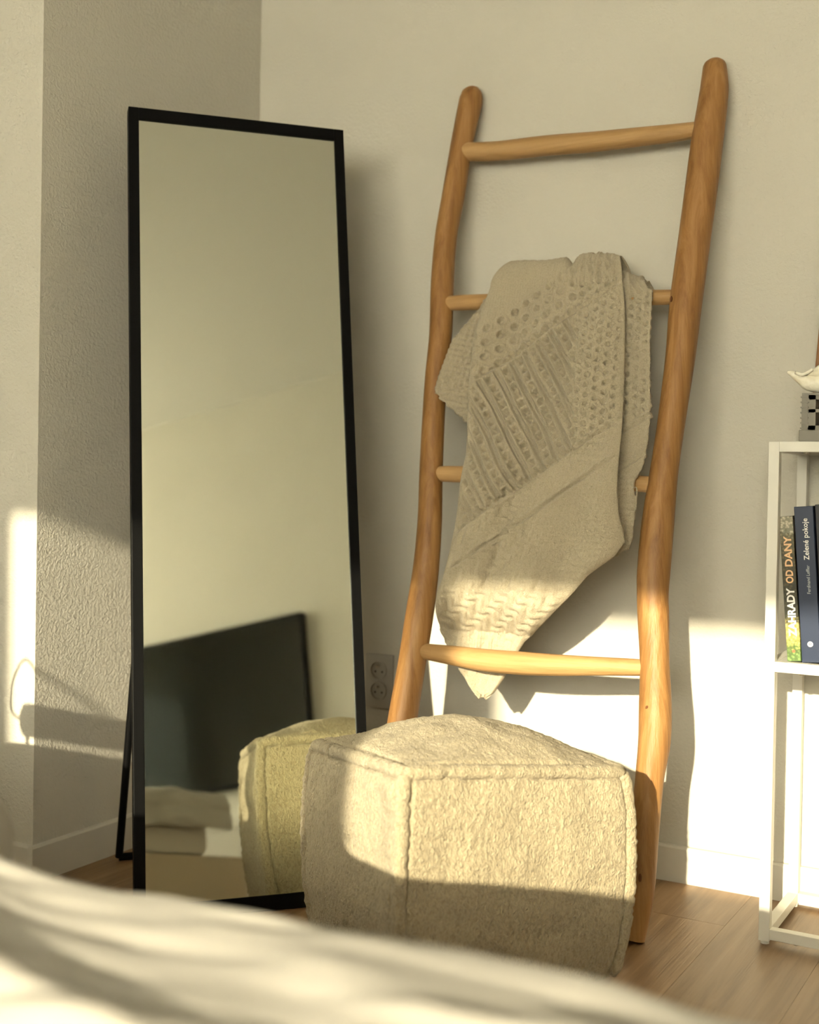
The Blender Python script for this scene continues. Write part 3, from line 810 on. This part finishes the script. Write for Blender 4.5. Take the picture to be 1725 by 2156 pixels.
for x0 in (0.004, CW - 0.007):
    MB().box((x0, 0.012, 0.021), (x0 + 0.003, CD - 0.012, CH)).box((x0 - 0.002, 0.012, CH - 0.005), (x0 + 0.005, CD - 0.012, CH)).build('short_wall', M['crate'], cr)
for x0 in (0.002, CW - 0.016):
    for y0 in (0.001, CD - 0.015):
        c = MB().box((x0 + 0.002, y0 + 0.002, 0.021), (x0 + 0.012, y0 + 0.012, CH))
        for k in range(7): c.box((x0, y0, 0.023 + k * 0.0095), (x0 + 0.014, y0 + 0.014, 0.0255 + k * 0.0095))
        c.build('corner_post', M['crate'], cr)
sl_ = spline([(-0.536, 2.345, 1.0560, 0.0022), (-0.527, 2.346, 1.0525, 0.0058), (-0.514, 2.350, 1.0440, 0.0095), (-0.498, 2.355, 1.0375, 0.0165), (-0.472, 2.362, 1.0385, 0.0215), (-0.440, 2.372, 1.0430, 0.0260), (-0.405, 2.382, 1.0440, 0.0270), (-0.375, 2.388, 1.0420, 0.0200), (-0.358, 2.392, 1.0420, 0.0080)], 5)
she = MB().tube(sl_[:, :3], sl_[:, 3], 22, True, wob=0.03).build('seashell', M['shell'], smooth=True)
tag(she, 'off-white pointed seashell lying on the grey crate', 'shell')
s2 = spline([(-0.500, 2.348, 1.052, 0.004), (-0.484, 2.350, 1.0535, 0.011), (-0.462, 2.356, 1.060, 0.018), (-0.435, 2.364, 1.064, 0.021), (-0.405, 2.372, 1.062, 0.019), (-0.382, 2.378, 1.056, 0.008)], 5)
MB().tube(s2[:, :3], s2[:, 3], 20, True, wob=0.03).build('whorl', M['shell'], she, smooth=True)
MB().tube(spline([(-0.520, 2.341, 1.0545), (-0.508, 2.338, 1.0500), (-0.497, 2.338, 1.0540), (-0.490, 2.341, 1.0590)], 5), 0.0032, 8).build('lip', M['shell'], she, smooth=True)
fr = empty('picture_frame', (-0.226, 2.512, 0.929)); fr.rotation_euler = (-0.12, 0.046, 0)
tag(fr, 'brown wooden picture frame leaning on the wall above the shelf', 'picture frame')
FWW, FHH, FB = 0.305, 0.40, 0.022
MB().box((-FWW, 0, 0), (-FWW + FB, 0.018, FHH), 0.001).build('frame_side', M['frame_wood'], fr)
MB().box((-FB, 0, 0), (0, 0.018, FHH), 0.001).build('frame_side', M['frame_wood'], fr)
MB().box((-FWW + FB, 0, 0), (-FB, 0.018, FB), 0.001).build('frame_bottom', M['frame_wood'], fr)
MB().box((-FWW + FB, 0, FHH - FB), (-FB, 0.018, FHH), 0.001).build('frame_top', M['frame_wood'], fr)
MB().box((-FWW + FB, 0.008, FB), (-FB, 0.012, FHH - FB)).build('print', M['paper'], fr)

# ------------------------------------------------------------------ double wall socket
sk = empty('wall_socket', (-1.5445, YB, 0.357))
tag(sk, 'white double wall socket low on the wall behind the mirror', 'socket')
MB().box((-0.0385, -0.009, -0.068), (0.0385, 0, 0.064), 0.003).build('cover_plate', M['plastic'], sk, auto=True)
for dz in (0.0255, -0.0245):
    n = 32
    o = MB().lathe([(0.0225, -0.0125), (0.0225, -0.0085), (0.0195, -0.0085), (0.0195, -0.0125)], n, (0, 0, dz), 'y')
    o.f = o.f[:-2] + [[3 * n + j, 3 * n + (j + 1) % n, (j + 1) % n, j] for j in range(n)]
    ring = o.build('socket_rim', M['plastic'], sk, auto=True)
    MB().lathe([(0.0193, -0.0092), (0.0193, -0.0088)], n, (0, 0, dz), 'y').build('socket_well', M['plastic'], ring)
    for hx, hz in ((-0.0095, -0.004), (0.0095, -0.004)):
        MB().lathe([(0.0026, -0.0095), (0.0026, -0.0091)], 12, (hx, 0, dz + hz), 'y').build('pin_hole', M['hole'], ring)
    MB().lathe([(0.0024, -0.022), (0.0024, -0.009)], 10, (0, 0, dz + 0.010), 'y').build('earth_pin', M['brass'], ring)

# ------------------------------------------------------------------ what the mirror shows: television and its bench
tv = empty('television', (1.2545, 0.09, 0.66))
tag(tv, 'large black flat television on the wall, seen in the mirror', 'television')
TVW, TVH = 1.275, 0.735
MB().box((0.004, -TVW / 2, 0), (0.045, TVW / 2, TVH), 0.003).build('casing', M['black'], tv)
MB().box((0.0, -TVW / 2, 0), (0.004, TVW / 2, 0.016)).box((0.0, -TVW / 2, TVH - 0.011), (0.004, TVW / 2, TVH)).box((0.0, -TVW / 2, 0.016), (0.004, -TVW / 2 + 0.011, TVH - 0.011)).box((0.0, TVW / 2 - 0.011, 0.016), (0.004, TVW / 2, TVH - 0.011)).build('bezel', M['black'], tv)
MB().box((0.0015, -TVW / 2 + 0.011, 0.016), (0.0038, TVW / 2 - 0.011, TVH - 0.011)).build('screen', M['screen'], tv)
bn = empty('media_bench', (1.08, 0.05, 0))
tag(bn, 'low white media bench under the television', 'bench')
MB().box((-0.20, -0.85, 0.06), (0.2, 0.85, 0.44), 0.003).build('carcass', M['trim'], bn)
MB().box((-0.21, -0.86, 0.44), (0.2, 0.86, 0.465), 0.003).build('top', M['trim'], bn)
for k in range(3):
    dr = MB().box((-0.216, -0.85 + k * 0.567 + 0.003, 0.065), (-0.20, -0.85 + (k + 1) * 0.567 - 0.003, 0.435), 0.002).build('door', M['trim'], bn)
    MB().box((-0.222, -0.85 + (k + 0.5) * 0.567 - 0.05, 0.40), (-0.216, -0.85 + (k + 0.5) * 0.567 + 0.05, 0.412), 0.002).build('handle', M['white_metal'], dr)
for lx in (-0.16, 0.16):
    for ly in (-0.8, 0.8):
        MB().lathe([(0.015, 0), (0.02, 0.06)], 12, (lx, ly, 0)).build('leg', M['trim'], bn)

# ------------------------------------------------------------------ curtains beside the window
def curtain(x0, x1, label):
    u = np.linspace(0, 1, 120)
    X, Y, Z = [], [], []
    for z in np.linspace(2.30, 0.03, 60):
        X.append(x0 + (x1 - x0) * u); Z.append(np.full(120, z))
        Y.append(YW + 0.075 + 0.028 * np.sin(u * 2 * math.pi * round(abs(x1 - x0) / 0.13) + 0.3 * math.sin(z * 2)))
    X, Y, Z = map(np.array, (X, Y, Z))
    return tag(link(sheet(X, Y, Z, *grid_normals(X, Y, Z), 0.002, 'curtain'), 'curtain', M['curtain']), label, 'curtain', 'window curtains')
curtain(-2.30, -1.427, 'white curtain drawn across the left end of the window')
curtain(1.12, 1.27, 'white curtain gathered right of the window')
rod = empty('curtain_rod', (0, YW + 0.075, 2.31)); tag(rod, 'thin black curtain rod above the window', 'rod')
MB().tube([(-2.42, 0, 0), (1.27, 0, 0)], 0.009, 10).build('bar', M['black'], rod, auto=True)
for xx in (-2.38, 1.24):
    MB().box((xx - 0.008, -0.075, -0.008), (xx + 0.008, 0, 0.008)).build('bracket', M['black'], rod)

# ------------------------------------------------------------------ unseen stool and hooped object, added to cast the rounded shadow by the corner
st = empty('added_stool', (-1.85, 1.065, 0)); tag(st, 'unseen round white stool added to shade the corner wall low down', 'stool')
MB().lathe([(0.16, 0.438), (0.165, 0.443), (0.165, 0.461), (0.16, 0.465)], 40).build('seat', M['trim'], st, auto=True)
for a in (0.5, 2.07, 3.64, 5.21):
    MB().tube([(0.12 * math.cos(a), 0.12 * math.sin(a), 0.441), (0.15 * math.cos(a), 0.15 * math.sin(a), 0)], 0.012, 10).build('leg', M['trim'], st, auto=True)
ln = empty('shadow_object', (-1.80, 1.0, 0.465)); tag(ln, 'unseen dark rounded form with a hoop, added to cast the corner shadow', 'shadow_object')
MB().tube([(-0.035, 0, 0.1145), (0.0, 0, 0.1145), (0.06, 0, 0.1145)], [0.0335, 0.034, 0.034], 24, True, True).build('body', M['black'], ln, smooth=True)
MB().tube(spline([(-0.078, 0, 0.144), (-0.072, 0, 0.194), (-0.045, 0, 0.237), (-0.015, 0, 0.226), (0.010, 0, 0.179), (0.022, 0, 0.144)], 6), 0.003, 8).build('handle', M['black'], ln, auto=True)
MB().tube(spline([(-0.078, 0, 0.144), (-0.072, 0, 0.124), (-0.052, 0, 0.114)], 5), 0.003, 8).build('handle_end', M['black'], ln, auto=True)
for a, b in ((-0.03, -0.015), (-0.03, 0.015), (0.05, 0.0)):
    MB().tube([(a, b, 0.10), (a, b, 0)], 0.003, 8).build('foot', M['black'], ln, auto=True)

vs = MB().lathe([(0.030, 0), (0.044, 0.02), (0.048, 0.16), (0.042, 0.40), (0.036, 0.60), (0.040, 0.69), (0.036, 0.70)], 24, (-0.672, YW + 0.045, WZ0)).build('added_vase', M['shell'], auto=True)  # added out of view to shade the left side of the pouf
tag(vs, 'unseen tall white vase added on the window sill to shade the pouf', 'vase')

def added_pillow():  # added out of view to keep low sun off the corner wall
    n = 60
    g = np.linspace(-1, 1, n); A, B = np.meshgrid(g, g, indexing='ij')
    e = np.clip((1 - A ** 4) * (1 - B ** 4), 0, 1) ** 0.45
    X = -1.90 + 0.24 * A * (1 - 0.06 * B ** 2); Y = 0.46 + 0.34 * B * (1 - 0.05 * A ** 2)
    zt = 0.525 + 0.060 * e + 0.006 * vnoise(A * 3, B * 3, 21); zb = 0.525 - 0.022 * e
    V = np.vstack([np.stack([X, Y, zt], -1).reshape(-1, 3), np.stack([X, Y, zb], -1).reshape(-1, 3)])
    idx = np.arange(n * n).reshape(n, n)
    q = np.stack([idx[:-1, :-1], idx[1:, :-1], idx[1:, 1:], idx[:-1, 1:]], -1).reshape(-1, 4)
    me = mesh('added_pillow', V, np.vstack([q, q[:, ::-1] + n * n]), True)
    bm = bmesh.new(); bm.from_mesh(me); bmesh.ops.remove_doubles(bm, verts=bm.verts, dist=0.0005); bmesh.ops.recalc_face_normals(bm, faces=bm.faces); bm.to_mesh(me); bm.free()
    return me
tag(link(added_pillow(), 'added_pillow', M['duvet']), 'unseen off-white cushion added at the bed head to block low sun', 'added_pillow')
